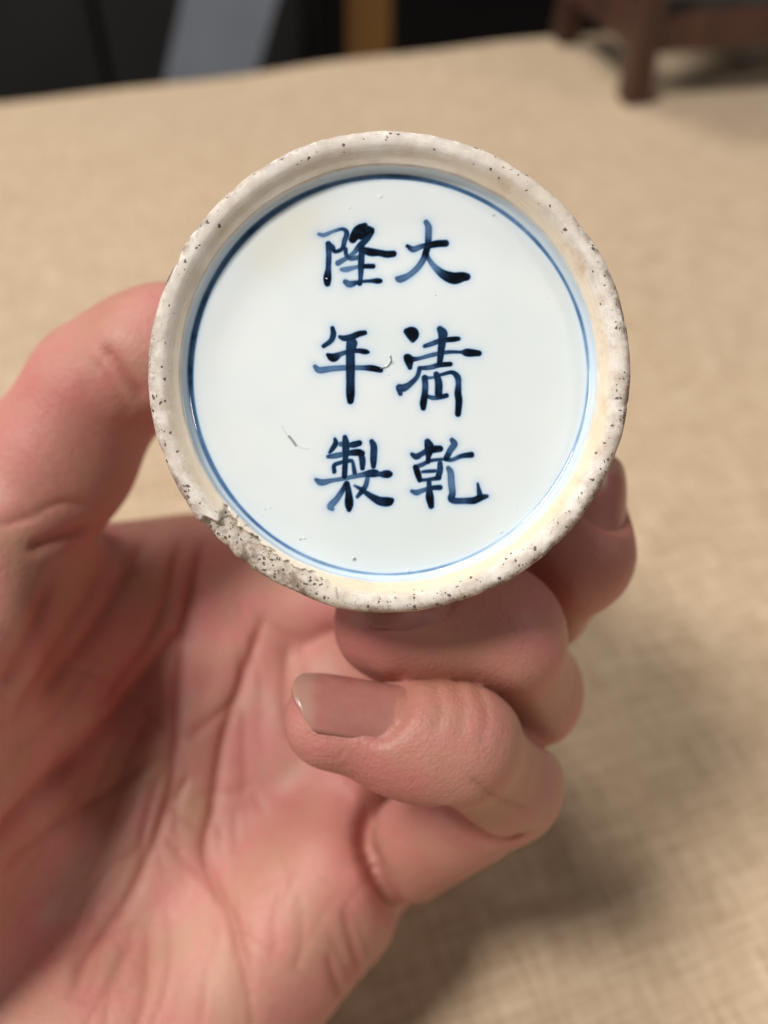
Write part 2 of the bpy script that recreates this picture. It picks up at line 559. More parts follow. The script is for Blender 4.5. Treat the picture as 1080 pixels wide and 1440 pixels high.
# brush strokes: character -> (origin in photo px, strokes of (x, y, width, ink) in 1/7.714 px)
CH = {
 'long': ((430, 300), [
  [(140,225,30,.55),(200,235,45,.5),(300,195,35,.5),(400,170,35,.7),(445,215,50,.75),(420,300,50,.7),(395,385,40,.8),(320,415,35,.85),(285,390,30,.8)],
  [(245,330,55,.75),(250,450,55,.7),(245,600,55,.75),(235,700,75,1),(235,760,60,1)],
  [(245,330,45,.75),(290,370,50,.75),(305,410,35,.8)],
  [(640,130,50,1),(570,190,100,1),(510,280,75,1)],
  [(715,180,50,.95),(640,190,100,1),(600,240,80,1)],
  [(710,200,60,.9),(660,280,60,.8),(590,350,60,.8),(520,430,45,.55),(450,480,45,.55),(350,540,55,.6)],
  [(430,390,45,.75),(440,450,40,.7),(480,490,45,.6),(570,480,50,.6)],
  [(600,390,50,.8),(700,420,75,1),(800,430,60,.95),(880,445,65,.95),(950,440,60,1)],
  [(390,610,40,.5),(440,610,55,.48),(550,585,40,.5),(640,575,45,.95),(730,575,45,1)],
  [(610,380,60,.8),(600,560,60,.8),(595,700,45,.7),(585,760,50,.9)],
  [(430,745,50,.6),(480,770,65,.6),(580,745,35,.8),(700,735,35,.8),(780,735,50,1),(810,735,40,1)]]),
 'da': ((550, 300), [
  [(175,355,30,.95),(240,390,60,.6),(330,360,50,.65),(420,345,60,.95),(500,330,65,1),(590,325,65,1)],
  [(380,95,50,.6),(405,150,65,.55),(405,250,65,.6),(400,340,60,.9),(375,430,60,.95),(350,500,60,.65),(280,600,60,.5),(190,675,60,.5),(100,715,70,.6),(60,705,35,.6)],
  [(385,440,40,.9),(410,500,45,.6),(480,590,60,.5),(570,665,85,.85),(680,705,110,1),(770,690,90,1),(820,690,70,1)]]),
 'nian': ((430, 450), [
  [(290,90,40,.9),(300,160,55,.8),(270,230,50,.75),(195,285,40,.85)],
  [(370,185,35,.8),(420,200,55,.8),(500,185,60,.85),(570,155,55,.95),(640,140,45,1)],
  [(240,380,35,.9),(300,410,80,.95),(370,375,50,.7),(450,350,45,.7),(560,335,45,.9),(640,345,50,1),(675,350,30,1)],
  [(100,505,40,.6),(150,545,65,.55),(280,530,60,.5),(430,520,55,.55),(600,520,50,.6),(720,525,60,.95),(810,545,50,1)],
  [(500,255,105,.75),(485,350,85,.8),(485,500,85,.85),(485,650,80,.85),(485,800,80,.95),(485,880,60,1)]]),
 'qing': ((550, 450), [
  [(170,125,60,1),(230,150,120,1),(235,210,60,1)],
  [(530,100,60,.75),(560,150,90,.75),(555,220,75,.85),(540,350,65,.85),(525,480,50,.9)],
  [(365,285,40,.7),(440,260,50,.65),(540,225,50,.8),(680,210,50,1),(730,205,40,1)],
  [(165,400,50,1),(190,430,85,1),(205,520,40,.85)],
  [(200,430,60,1),(300,420,40,.65),(450,380,45,.6),(620,350,40,.7),(760,350,35,.75),(830,355,75,1),(950,362,55,1)],
  [(310,525,40,.75),(430,515,50,.65),(520,490,50,.8),(640,480,45,1)],
  [(310,525,45,.7),(280,620,45,.7),(200,700,55,.7),(130,740,75,.7),(85,735,60,.7),(100,800,45,.75)],
  [(365,630,60,.8),(370,720,60,.7),(365,800,60,.85),(350,900,65,1),(348,955,50,1)],
  [(365,630,40,.7),(450,625,30,.6),(560,590,35,.75),(660,570,40,.9),(720,620,60,.75),(730,700,55,.7),(725,800,65,.95),(735,880,65,1),(725,1020,55,1)],
  [(490,590,55,.8),(515,680,70,.8),(515,800,70,.9)],
  [(390,830,40,.7),(450,845,45,.65),(520,840,45,.8),(600,820,45,.9)]]),
 'zhi': ((430, 600), [
  [(315,130,25,.8),(325,180,50,.85),(290,240,45,.8),(260,280,30,.8)],
  [(380,190,50,.6),(450,200,40,.7),(520,195,60,.85),(580,180,55,.9)],
  [(245,325,40,.7),(330,315,55,.6),(450,290,50,.75),(560,280,65,1),(610,290,55,.95)],
  [(425,115,45,.8),(435,200,70,.8),(430,350,55,.85),(420,540,50,.9)],
  [(310,490,40,.8),(310,420,40,.8),(380,390,40,.7),(480,370,40,.75),(510,390,35,.7),(530,500,45,.75)],
  [(600,300,55,.85),(615,370,60,.85),(615,450,45,.9)],
  [(715,160,45,.8),(738,220,65,.75),(735,350,65,.8),(735,430,45,.9)],
  [(110,575,35,.6),(170,605,65,.55),(280,585,45,.55),(430,560,45,.55),(600,525,50,.6),(730,505,75,.9),(800,515,50,.7),(880,515,75,1),(915,515,50,1)],
  [(435,620,40,.95),(400,690,50,.7),(340,780,60,.55),(270,860,70,.5),(290,895,40,.5)],
  [(445,620,55,.95),(465,720,60,.9),(470,830,80,1),(470,900,45,1)],
  [(670,560,45,.6),(650,640,50,.65),(610,700,50,.8),(560,760,35,.7)],
  [(530,640,25,.6),(600,680,40,.75),(700,750,55,.85),(800,805,80,.85),(890,815,85,.95),(930,800,50,1)]]),
 'qian': ((550, 600), [
  [(225,300,35,.8),(275,325,60,.75),(340,290,50,.75),(430,250,70,.95),(530,240,60,1)],
  [(395,165,60,.85),(415,230,90,.95),(405,320,50,.9),(400,380,45,.9)],
  [(260,440,40,.7),(330,415,45,.65),(430,370,35,.75),(550,355,35,.7)],
  [(265,440,50,.95),(290,510,60,1),(310,580,45,1)],
  [(530,400,50,.75),(530,470,60,.75),(510,550,55,.85)],
  [(340,490,30,.7),(400,485,35,.75),(480,480,35,.75)],
  [(310,580,35,.9),(400,575,35,.7),(520,555,45,.85)],
  [(225,700,35,.65),(275,715,55,.6),(350,690,45,.6),(450,665,45,.8),(530,660,50,.85)],
  [(410,580,45,.75),(415,680,55,.75),(420,770,75,1),(435,860,55,1)],
  [(660,145,45,.7),(685,190,65,.65),(640,260,60,.65),(600,340,55,.9)],
  [(590,350,45,.9),(660,360,40,.65),(760,320,45,.75),(870,305,55,.95)],
  [(620,450,45,.6),(645,500,65,.55),(655,620,70,.5),(665,720,65,.65),(655,780,70,.8),(700,805,60,.75),(800,805,60,.7),(900,800,65,.9),(970,770,60,.9),(1040,755,35,.8)],
  [(940,620,25,.75),(955,700,45,.75),(970,770,60,.85)]]),
}
CH_LABEL = {
 'da': 'painted blue character 大 at the top of the right column',
 'qing': 'painted blue character 清 in the middle of the right column',
 'qian': 'painted blue character 乾 at the bottom of the right column',
 'long': 'painted blue character 隆 at the top of the left column',
 'nian': 'painted blue character 年 in the middle of the left column',
 'zhi': 'painted blue character 製 at the bottom of the left column',
}
DISC_D = 98.0


def disc_xy(px, py):
    return np.array([(px - 540.0) * DISC_D / F_PX - AX, -(py - 720.0) * DISC_D / F_PX - AY])


def stroke_field(X, Y, org, strokes):
    ink = np.zeros_like(X)
    sc = 140.0 / 1080.0 * DISC_D / F_PX
    o = disc_xy(*org)
    cov = np.zeros_like(X)
    halo = np.full_like(X, 9.0)
    for st in strokes:
        q = catmull(st, 14)
        qx, qy = o[0] + q[:, 0] * sc, o[1] - q[:, 1] * sc
        w, k = q[:, 2] * sc * 0.585, q[:, 3]
        best = np.full_like(X, 9.0)
        bk = np.zeros_like(X)
        for i in range(len(q)):
            d = np.hypot(X - qx[i], Y - qy[i]) - w[i]
            m = d < best
            best = np.where(m, d, best)
            bk = np.where(m, k[i], bk)
        c = np.clip(0.5 - best / 0.24, 0, 1)
        c = c * c * (3 - 2 * c)
        # ink pools a little at the stroke's edge
        v = np.clip(bk * (1.0 + 0.10 * np.exp(-((best + 0.10) / 0.08) ** 2)), 0, 1) * c
        ink = np.maximum(ink, v) + 0.25 * np.minimum(ink, v) * (1 - np.maximum(ink, v))
        halo = np.minimum(halo, best)
    h = 0.21 * np.exp(-np.clip(halo, 0, None) / 0.42)
    return np.maximum(ink, h), halo


def smooth_noise(th, freqs, amps, seed):
    r = np.random.default_rng(seed)
    out = np.zeros_like(th)
    for f, a in zip(freqs, amps):
        out += a * np.sin(f * th + r.uniform(0, 6.28))
    return out


def sstep(a, b, x):
    t = np.clip((x - a) / (b - a), 0, 1)
    return t * t * (3 - 2 * t)


def build_vase():
    root_loc = to_world([AX, AY, ZR])
    # radial stations of the recessed base, then the foot profile
    rd = np.concatenate([[0.04], np.arange(0.14, 20.55, 0.105)])
    zd = -3.1 + 0.20 * (1 - (rd / 20.6) ** 2)
    foot = [(20.62, -3.1), (21.0, -3.05), (21.30, -2.88), (21.52, -2.60), (21.64, -2.30), (21.72, -1.95), (21.80, -1.62), (21.93, -1.40),
            (22.12, -1.24), (22.42, -0.98), (22.72, -0.66), (23.0, -0.38), (23.35, -0.13), (23.75, -0.02), (24.15, 0.0), (24.5, -0.10), (24.78, -0.36),
            (24.95, -0.80), (24.93, -1.5)]
    fp = catmull(foot, 6)
    outer = [(24.93, -1.5), (24.6, -2.8), (23.7, -4.8), (22.5, -7.5), (21.5, -11), (20.9, -16), (20.8, -25), (21.1, -40), (21.2, -58), (20.6, -70),
             (17.0, -80), (11.5, -88), (8.6, -95), (8.0, -103), (8.6, -112), (10.4, -118), (10.6, -119), (9.9, -119.2), (8.2, -114), (6.8, -104), (7.2, -94), (10, -88), (15, -79)]
    r = np.concatenate([rd, fp[:, 0]])
    z = np.concatenate([zd, fp[:, 1]])
    th = np.arange(NT) * 2 * math.pi / NT
    R, T = np.meshgrid(r, th, indexing='ij')
    Z = np.repeat(z[:, None], NT, 1)
    deg = np.degrees(T)
    rimw = sstep(22.0, 24.0, R)
    # hand-thrown wobble of rim and edge nibbles
    R = R + rimw * smooth_noise(T, [2, 3, 5, 9, 17, 31, 53], [.05, .05, .03, .02, .018, .014, .012], 3)
    Z = Z + rimw * smooth_noise(T, [2, 5, 11, 23, 41, 67], [.03, .03, .025, .02, .02, .015], 5)
    nib = np.zeros_like(R)
    for c, w, a in ((152.5, 2.2, 0.28), (160, 1.2, 0.12), (143, 1.0, 0.10), (58, 1.3, 0.13), (38, 0.9, 0.09), (12, 0.8, 0.09), (-22, 1.1, 0.12), (-47, 1.0, 0.10),
                    (200, 1.2, 0.10), (100, 0.8, 0.07), (122, 0.9, .08), (285, 1.5, .08), (-8, .7, .1)):
        d = (deg - c + 180) % 360 - 180
        nib += a * np.exp(-(d / w) ** 2)
    R = R - nib * sstep(23.6, 24.8, R)
    # glaze lip unevenness
    R = R + np.exp(-((R - 21.9) / 0.35) ** 2) * smooth_noise(T, [3, 7, 13, 29], [.05, .04, .03, .02], 9)
    # the chip, lower left
    cdeg = deg
    along = sstep(218.8, 220.8, cdeg + 1.6 * np.sin(R * 2.1) + 0.7 * np.sin(R * 5.3)) * (1 - sstep(249, 258.5, cdeg))
    t = np.clip((cdeg - 220) / 38, 0, 1)
    inner = 21.95 + 0.40 * t + smooth_noise(T, [23, 37, 61, 97, 143, 211], [.10, .09, .07, .06, .05, .04], 31)
    chip = along * sstep(inner, inner + 0.30, R)
    rough = np.zeros_like(R)
    rg = np.random.default_rng(11)
    gx, gy = R * np.cos(T), R * np.sin(T)
    for i in range(26):
        f = rg.uniform(2.5, 11)
        a = rg.uniform(0, 6.28)
        rough += np.sin(f * (gx * math.cos(a) + gy * math.sin(a)) + rg.uniform(0, 6.28)) / f
    depth = 0.95 - 0.45 * t
    Z = Z - chip * (depth * (0.55 + 0.45 * sstep(22.0, 24.6, R)) + 0.055 * rough)
    R = R - chip * sstep(23.8, 24.9, R) * (0.26 - 0.1 * t + 0.04 * rough)
    lip = np.exp(-((cdeg - 218.3) / 1.3) ** 2) * sstep(23.2, 24.6, R)
    R = R + 0.12 * lip
    X, Y = R * np.cos(T), R * np.sin(T)

    # --- painted cobalt
    paint = np.zeros_like(R)
    owner = np.zeros(R.shape, int)
    inside = R < 19.5
    keys = list(CH)
    for i, k in enumerate(keys):
        org, st = CH[k]
        o = disc_xy(*org)
        s = DISC_D / F_PX
        m = inside & (X > o[0] - 1.0) & (X < o[0] + 141 * s + 1.0) & (Y < o[1] + 1.0) & (Y > o[1] - 141 * s - 1.0)
        f, hl = stroke_field(X[m], Y[m], org, st)
        paint[m] = np.maximum(paint[m], f)
        ow = owner[m]
        ow[hl < 0.10] = i + 1
        owner[m] = ow
    # the double-brushed circle round the mark: heavy at left and top, thin at lower right
    u = (deg - 165 + 180) % 360 - 180
    heavy = np.exp(-(u / 62.0) ** 2)
    rc = 21.08 + 0.05 * np.sin(3 * T + 1)
    w = 0.15 + 0.15 * heavy + 0.06 * np.exp(-(((deg - 75 + 180) % 360 - 180) / 45) ** 2) + 0.02 * np.sin(9 * T)
    kk = np.clip(0.42 + 0.22 * heavy + 0.12 * np.exp(-(((deg - 60 + 180) % 360 - 180) / 50) ** 2) + 0.05 * smooth_noise(T, [7, 15, 31], [1, .6, .5], 21)
                 - 0.14 * np.exp(-(((deg - 315 + 180) % 360 - 180) / 35) ** 2), 0, 1)
    d = np.abs(R - rc) - w
    c = np.clip(0.5 - d / 0.36, 0, 1)
    c = c * c * (3 - 2 * c)
    ring = kk * c
    fading = 0.20 * np.exp(-np.clip(d, 0, None) / 0.35) * (0.4 + 0.5 * heavy)
    paint = np.maximum(paint, np.maximum(ring, np.where(R < 21.9, fading, 0)))
    owner[(c > 0.35) & (R < 21.8)] = 7
    pool = np.clip(0.65 * np.exp(-((R - 21.5) / 0.55) ** 2) * (R < 22.0), 0, 1)
    stain = np.zeros_like(R)
    for (px, py, w_, a) in ((420, 315, 3.2, .75), (375, 360, 2.4, .5), (650, 745, 4, .15), (330, 620, 3, .12), (780, 400, 3, .15)):
        q = disc_xy(px, py)
        stain += a * np.exp(-((X - q[0]) ** 2 + (Y - q[1]) ** 2) / w_ ** 2)

    # dark hairline flaws, pinholes
    dirt = np.zeros_like(R)

    def flaw(pts, w, a):
        nonlocal dirt
        q = catmull([disc_xy(*p) for p in pts], 10)
        for p_ in q:
            dd = np.hypot(X - p_[0], Y - p_[1])
            dirt = np.maximum(dirt, a * np.exp(-(dd / w) ** 2))
    flaw([(537, 518), (545, 515), (550, 508), (549, 501)], 0.085, 0.8)
    flaw([(406, 613), (411, 619), (416, 626)], 0.10, 0.8)
    flaw([(396, 599), (402, 609), (406, 613)], 0.10, 0.16)
    flaw([(416, 626), (426, 630), (434, 631)], 0.10, 0.12)
    for (px, py, w_, a) in ((498, 786, .17, .85), (422, 758, .10, .6), (428, 757, .08, .5), (373, 716, .07, .4), (380, 714, .06, .35), (612, 415, .06, .4),
                            (771, 419, .06, .4), (694, 302, .12, .5), (437, 796, .1, .5), (727, 711, .07, .2), (690, 640, .05, .15)):
        q = disc_xy(px, py)
        dirt = np.maximum(dirt, a * np.exp(-((X - q[0]) ** 2 + (Y - q[1]) ** 2) / w_ ** 2))

    bubble = np.zeros_like(R)
    for (px, py, w_) in ((535, 276, .16), (705, 748, .14), (574, 803, .16), (551, 509, .22), (580, 480, .12), (460, 393, .12), (492, 292, .08)):
        q = disc_xy(px, py)
        bubble += np.exp(-((X - q[0]) ** 2 + (Y - q[1]) ** 2) / w_ ** 2)

    # crack on the upper-left rim edge and the dark lip of the chip
    rdirt = np.zeros_like(R)

    def rimline(pts, w, a):
        nonlocal rdirt
        q = catmull([((px - 547) * 95.0 / F_PX, -(py - 522) * 95.0 / F_PX) for px, py in pts], 10)
        for p_ in q:
            dd = np.hypot(X - p_[0], Y - p_[1])
            rdirt = np.maximum(rdirt, a * np.exp(-(dd / w) ** 2))
    rimline([(245, 362), (240, 384), (230, 400), (222, 412)], 0.12, 0.8)
    rimline([(304, 742), (311, 729), (322, 725)], 0.13, 0.75)
    rimline([(329, 731), (333, 722)], 0.10, 0.7)
    rimline([(341, 740), (347, 738)], 0.09, 0.6)
    rimline([(351, 754), (363, 761)], 0.12, 0.75)
    rimline([(375, 770), (384, 776)], 0.10, 0.7)
    rimline([(472, 828), (475, 842)], 0.10, 0.6)
    rimline([(355, 785), (362, 781)], 0.16, 0.5)
    rimline([(335, 788), (360, 805), (375, 812)], 0.10, 0.45)
    rimline([(400, 826), (440, 842)], 0.10, 0.5)
    rimline([(485, 849), (560, 858), (620, 850)], 0.09, 0.45)

    yellow = sstep(21.8, 22.1, R) * (1 - sstep(22.55, 23.2, R + 0.15 * np.sin(5 * T)))
    yellow = yellow * (0.55 + 0.35 * np.exp(-(((deg - 300 + 180) % 360 - 180) / 70) ** 2) - 0.25 * np.exp(-(((deg - 120 + 180) % 360 - 180) / 50) ** 2)) + 0.04
    spec_ang = 0.28 + 0.62 * np.exp(-(((deg - 350 + 180) % 360 - 180) / 50) ** 2) + 0.45 * np.exp(-(((deg - 190 + 180) % 360 - 180) / 35) ** 2) + 0.55 * np.exp(-(((deg - 280 + 180) % 360 - 180) / 40) ** 2)
    speck = np.clip(spec_ang, 0, 1) * (0.75 * sstep(22.5, 23.3, R) + 0.35 * sstep(24.2, 24.9, R))

    rust = np.clip(0.35 + 0.75 * np.exp(-(((deg - 30 + 180) % 360 - 180) / 45) ** 2), 0, 1) * np.exp(-((R - 22.7) / 0.7) ** 2)
    local = np.stack([X, Y, Z], -1)
    pts = to_world(local + np.array([AX, AY, ZR])) - root_loc
    nr = len(r)
    idx = np.arange(nr * NT).reshape(nr, NT)
    nxt = np.roll(idx, -1, 1)
    F = np.stack([idx[:-1], nxt[:-1], nxt[1:], idx[1:]], -1)      # faces facing the viewer, ccw
    F = F[:, :, ::-1].copy()
    # vertex normals of the whole surface, so that the parts meet without a seam
    pr = np.gradient(pts, axis=0)
    pt = np.roll(pts, -1, 1) - np.roll(pts, 1, 1)
    N = np.cross(pr, pt)
    N /= np.linalg.norm(N, axis=-1, keepdims=True) + 1e-20
    fz = -FWD
    if N[5, 5] @ fz < 0: N = -N
    V = pts.reshape(-1, 3)
    N = N.reshape(-1, 3)
    A = {'paint': paint, 'dirt': np.clip(dirt, 0, 1), 'pool': pool, 'stain': np.clip(stain, 0, 1), 'yellow': yellow, 'speck': speck, 'chip': chip, 'rust': rust, 'bubble': np.clip(bubble, 0, 1), 'edge': sstep(23.7, 24.7, R) * (1 - 0.6 * np.exp(-(((deg - 90 + 180) % 360 - 180) / 40) ** 2)), 'rr': R, 'th': T * 24.0}

    root = empty('porcelain_vase', Vector(root_loc))
    tag(root, 'small white porcelain vase shown by its blue marked foot, held in the hand', 'vase')
    fo = owner[:-1]
    zone = np.where(r[:-1] < 21.75, 0, 8)[:, None] + np.zeros((1, NT), int)
    zone = np.where((zone == 0) & (fo > 0), fo, zone)
    zone = np.where((zone == 8) & (chip[:-1] > 0.5), 9, zone)

    def part(sel, name, mat, parent, extra_dirt=None):
        f = F[sel]
        # keep faces pointing at the viewer
        u, inv = np.unique(f, return_inverse=True)
        f2 = inv.reshape(-1, 4)
        a, b, c = V[f[0, 0]], V[f[0, 1]], V[f[0, 2]]
        if np.cross(b - a, c - b) @ N[f[0, 0]] < 0: f2 = f2[:, ::-1]
        ob = mesh_obj(name, V[u], f2, mat, parent)
        for k_, v_ in A.items():
            vv = v_.reshape(-1)[u]
            if k_ == 'dirt' and extra_dirt is not None: vv = extra_dirt.reshape(-1)[u]
            attr(ob, k_, vv)
        ob.data.normals_split_custom_set_from_vertices([tuple(n_) for n_ in N[u]])
        return ob

    base = part(zone == 0, 'base', GLAZE, root)
    for i, k in enumerate(keys):
        tag(part(zone == i + 1, 'painted_character', GLAZE, base), CH_LABEL[k])
    tag(part(zone == 7, 'painted_circle', GLAZE, base), 'thin painted blue circle round the characters')
    rim = part(zone == 8, 'foot_rim', BISCUIT, root, rdirt)
    rim['label'] = 'unglazed cream foot rim with brown specks'
    ch = part(zone == 9, 'chip', BISCUIT, rim, rdirt)
    ch['label'] = 'rough grey chip broken out of the rim'

    # centre plug of the base and the body above the foot
    n2 = 144
    po = catmull(outer, 5)
    th2 = np.arange(n2) * 2 * math.pi / n2
    R2, T2 = np.meshgrid(po[:, 0], th2, indexing='ij')
    Z2 = np.repeat(po[:, 1][:, None], n2, 1)
    first = R2[0].copy()
    k0 = (np.arange(n2) * NT // n2)
    R2[0], Z2[0] = R[-1][k0] - 0.45, Z[-1][k0] + 0.2
    R2[1:4] -= np.array([0.40, 0.30, 0.15])[:, None]
    loc2 = np.stack([R2 * np.cos(T2), R2 * np.sin(T2), Z2], -1)
    p2 = (to_world(loc2 + np.array([AX, AY, ZR])) - root_loc).reshape(-1, 3)
    id2 = np.arange(len(po) * n2).reshape(len(po), n2)
    nx2 = np.roll(id2, -1, 1)
    F2 = np.stack([id2[:-1], nx2[:-1], nx2[1:], id2[1:]], -1).reshape(-1, 4)[:, ::-1]
    body = mesh_obj('body', p2, F2, GLAZE, root)
    zz = loc2[..., 2].reshape(-1)
    band = np.zeros(len(p2))
    for zc, w_ in ((-14, .35), (-16, .2), (-68, .4), (-100, .4)):
        band = np.maximum(band, 0.6 * (np.abs(zz - zc) < w_ * 2))
    for nm, v_ in (('paint', band), ('dirt', band * 0), ('pool', band * 0 + 0.15), ('stain', band * 0), ('bubble', band * 0)):
        attr(body, nm, v_)
    return root


vase = build_vase()

# ------------------------------------------------------------------ the hand: one continuous surface from a distance field
H = 0.55
LO = np.array([-100.0, -150.0, -200.0])
HI = np.array([42.0, 38.0, -70.0])
dims = np.ceil((HI - LO) / H).astype(int)
GX = (LO[0] + H * np.arange(dims[0])).astype(np.float32)
GY = (LO[1] + H * np.arange(dims[1])).astype(np.float32)
GZ = (LO[2] + H * np.arange(dims[2])).astype(np.float32)


def smin(a, b, k):
    h = np.clip(k - np.abs(a - b), 0, None) / k
    return np.minimum(a, b) - h * h * k * 0.25


def smax(a, b, k):
    return -smin(-a, -b, k)


class Field:
    def __init__(self):
        self.D = np.full(tuple(dims), 30.0, np.float32)

    def region(self, lo, hi, pad=16.0):
        a = np.clip(np.floor((np.minimum(lo, hi) - pad - LO) / H).astype(int), 0, dims)
        b = np.clip(np.ceil((np.maximum(lo, hi) + pad - LO) / H).astype(int), 0, dims)
        sl = tuple(slice(int(i), int(j)) for i, j in zip(a, b))
        x = GX[sl[0]][:, None, None]
        y = GY[sl[1]][None, :, None]
        z = GZ[sl[2]][None, None, :]
        return sl, x, y, z

    def cone(self, p, q, r0, r1, k, flat=None):
        """tapered capsule p->q; flat=(dir, factor) squashes it along dir"""
        p, q = np.asarray(p, float), np.asarray(q, float)
        m = max(r0, r1)
        sl, x, y, z = self.region(np.minimum(p, q) - m, np.maximum(p, q) + m)
        v = q - p
        L2 = float(v @ v) + 1e-9
        dx, dy, dz = x - p[0], y - p[1], z - p[2]
        t = np.clip((dx * v[0] + dy * v[1] + dz * v[2]) / L2, 0, 1)
        ex, ey, ez = dx - t * v[0], dy - t * v[1], dz - t * v[2]
        d2 = ex * ex + ey * ey + ez * ez
        if flat is not None:
            n, f = np.asarray(flat[0], float), flat[1]
            n = n / np.linalg.norm(n)
            c = ex * n[0] + ey * n[1] + ez * n[2]
            d2 = d2 + c * c * (f * f - 1)
        d = np.sqrt(d2) - (r0 + (r1 - r0) * t)
        self.D[sl] = smin(self.D[sl], d.astype(np.float32), k)

    def ball(self, c, rad, k):
        c = np.asarray(c, float)
        rad = np.asarray(rad, float) * np.ones(3)
        sl, x, y, z = self.region(c - rad, c + rad)
        m = rad.min()
        d = (np.sqrt(((x - c[0]) / rad[0]) ** 2 + ((y - c[1]) / rad[1]) ** 2 + ((z - c[2]) / rad[2]) ** 2) - 1) * m
        self.D[sl] = smin(self.D[sl], d.astype(np.float32), k)

    def nail_slot(self, T, J, dors, r, s0, s1, w):
        a, d, b = finger_frame(T, J, dors)
        c = T + a * (s0 + s1) / 2 + d * r
        sl, x, y, z = self.region(c - 9, c + 9, 3)
        dx, dy, dz = x - T[0], y - T[1], z - T[2]
        s = dx * a[0] + dy * a[1] + dz * a[2]
        u = dx * d[0] + dy * d[1] + dz * d[2]
        v = dx * b[0] + dy * b[1] + dz * b[2]
        rho = np.sqrt(u * u + v * v)
        arc = r * np.arctan2(v, u)
        back = s0 + 2.6 * (arc / (w / 2)) ** 2 - s
        slot = np.maximum(np.maximum(r - rho, np.abs(arc) - w / 2), back)
        self.D[sl] = smax(self.D[sl], -slot.astype(np.float32), 0.9)


def finger_frame(T, J, dors):
    a = (T - J) / np.linalg.norm(T - J)
    d = np.asarray(dors, float)
    d = d - a * (d @ a)
    d /= np.linalg.norm(d)
    return a, d, np.cross(a, d)


def surface_nets(D):
    ins = D < 0
    nx, ny, nz = D.shape
    cnt = np.zeros((nx - 1, ny - 1, nz - 1), np.uint8)
    corners = [(i, j, k) for i in (0, 1) for j in (0, 1) for k in (0, 1)]
    for i, j, k in corners:
        cnt += ins[i:nx - 1 + i, j:ny - 1 + j, k:nz - 1 + k]
    act = np.argwhere((cnt > 0) & (cnt < 8))
    vals = np.stack([D[act[:, 0] + i, act[:, 1] + j, act[:, 2] + k] for i, j, k in corners], 1)
    acc = np.zeros((len(act), 3))
    n = np.zeros(len(act))
    C = np.array(corners, float)
    for a in range(8):
        for b in range(a + 1, 8):
            if np.abs(C[a] - C[b]).sum() != 1: continue
            va, vb = vals[:, a], vals[:, b]
            m = (va < 0) != (vb < 0)
            t = np.where(m, va / np.where(m, va - vb, 1), 0)
            p = C[a] + t[:, None] * (C[b] - C[a])
            acc += np.where(m[:, None], p, 0)
            n += m
    verts = LO + H * (act + acc / n[:, None])
    vid = np.full(cnt.shape, -1, np.int32)
    vid[act[:, 0], act[:, 1], act[:, 2]] = np.arange(len(act))
    faces = []
    for ax in range(3):
        u, w = (ax + 1) % 3, (ax + 2) % 3
        s0 = [slice(None)] * 3; s1 = [slice(None)] * 3
        s0[ax] = slice(0, -1); s1[ax] = slice(1, None)
        for q in (u, w):
            s0[q] = slice(1, -1); s1[q] = slice(1, -1)
        a, b = ins[tuple(s0)], ins[tuple(s1)]
        e = np.argwhere(a != b)
        flip = a[e[:, 0], e[:, 1], e[:, 2]]
        base = e.copy()
        base[:, u] += 1; base[:, w] += 1

        def cell(du, dw):
            c = base.copy(); c[:, u] -= du; c[:, w] -= dw
            return vid[c[:, 0], c[:, 1], c[:, 2]]
        f = np.stack([cell(1, 1), cell(0, 1), cell(0, 0), cell(1, 0)], 1)
        f[~flip] = f[~flip][:, ::-1]
        faces.append(f)
    return verts, np.concatenate(faces)


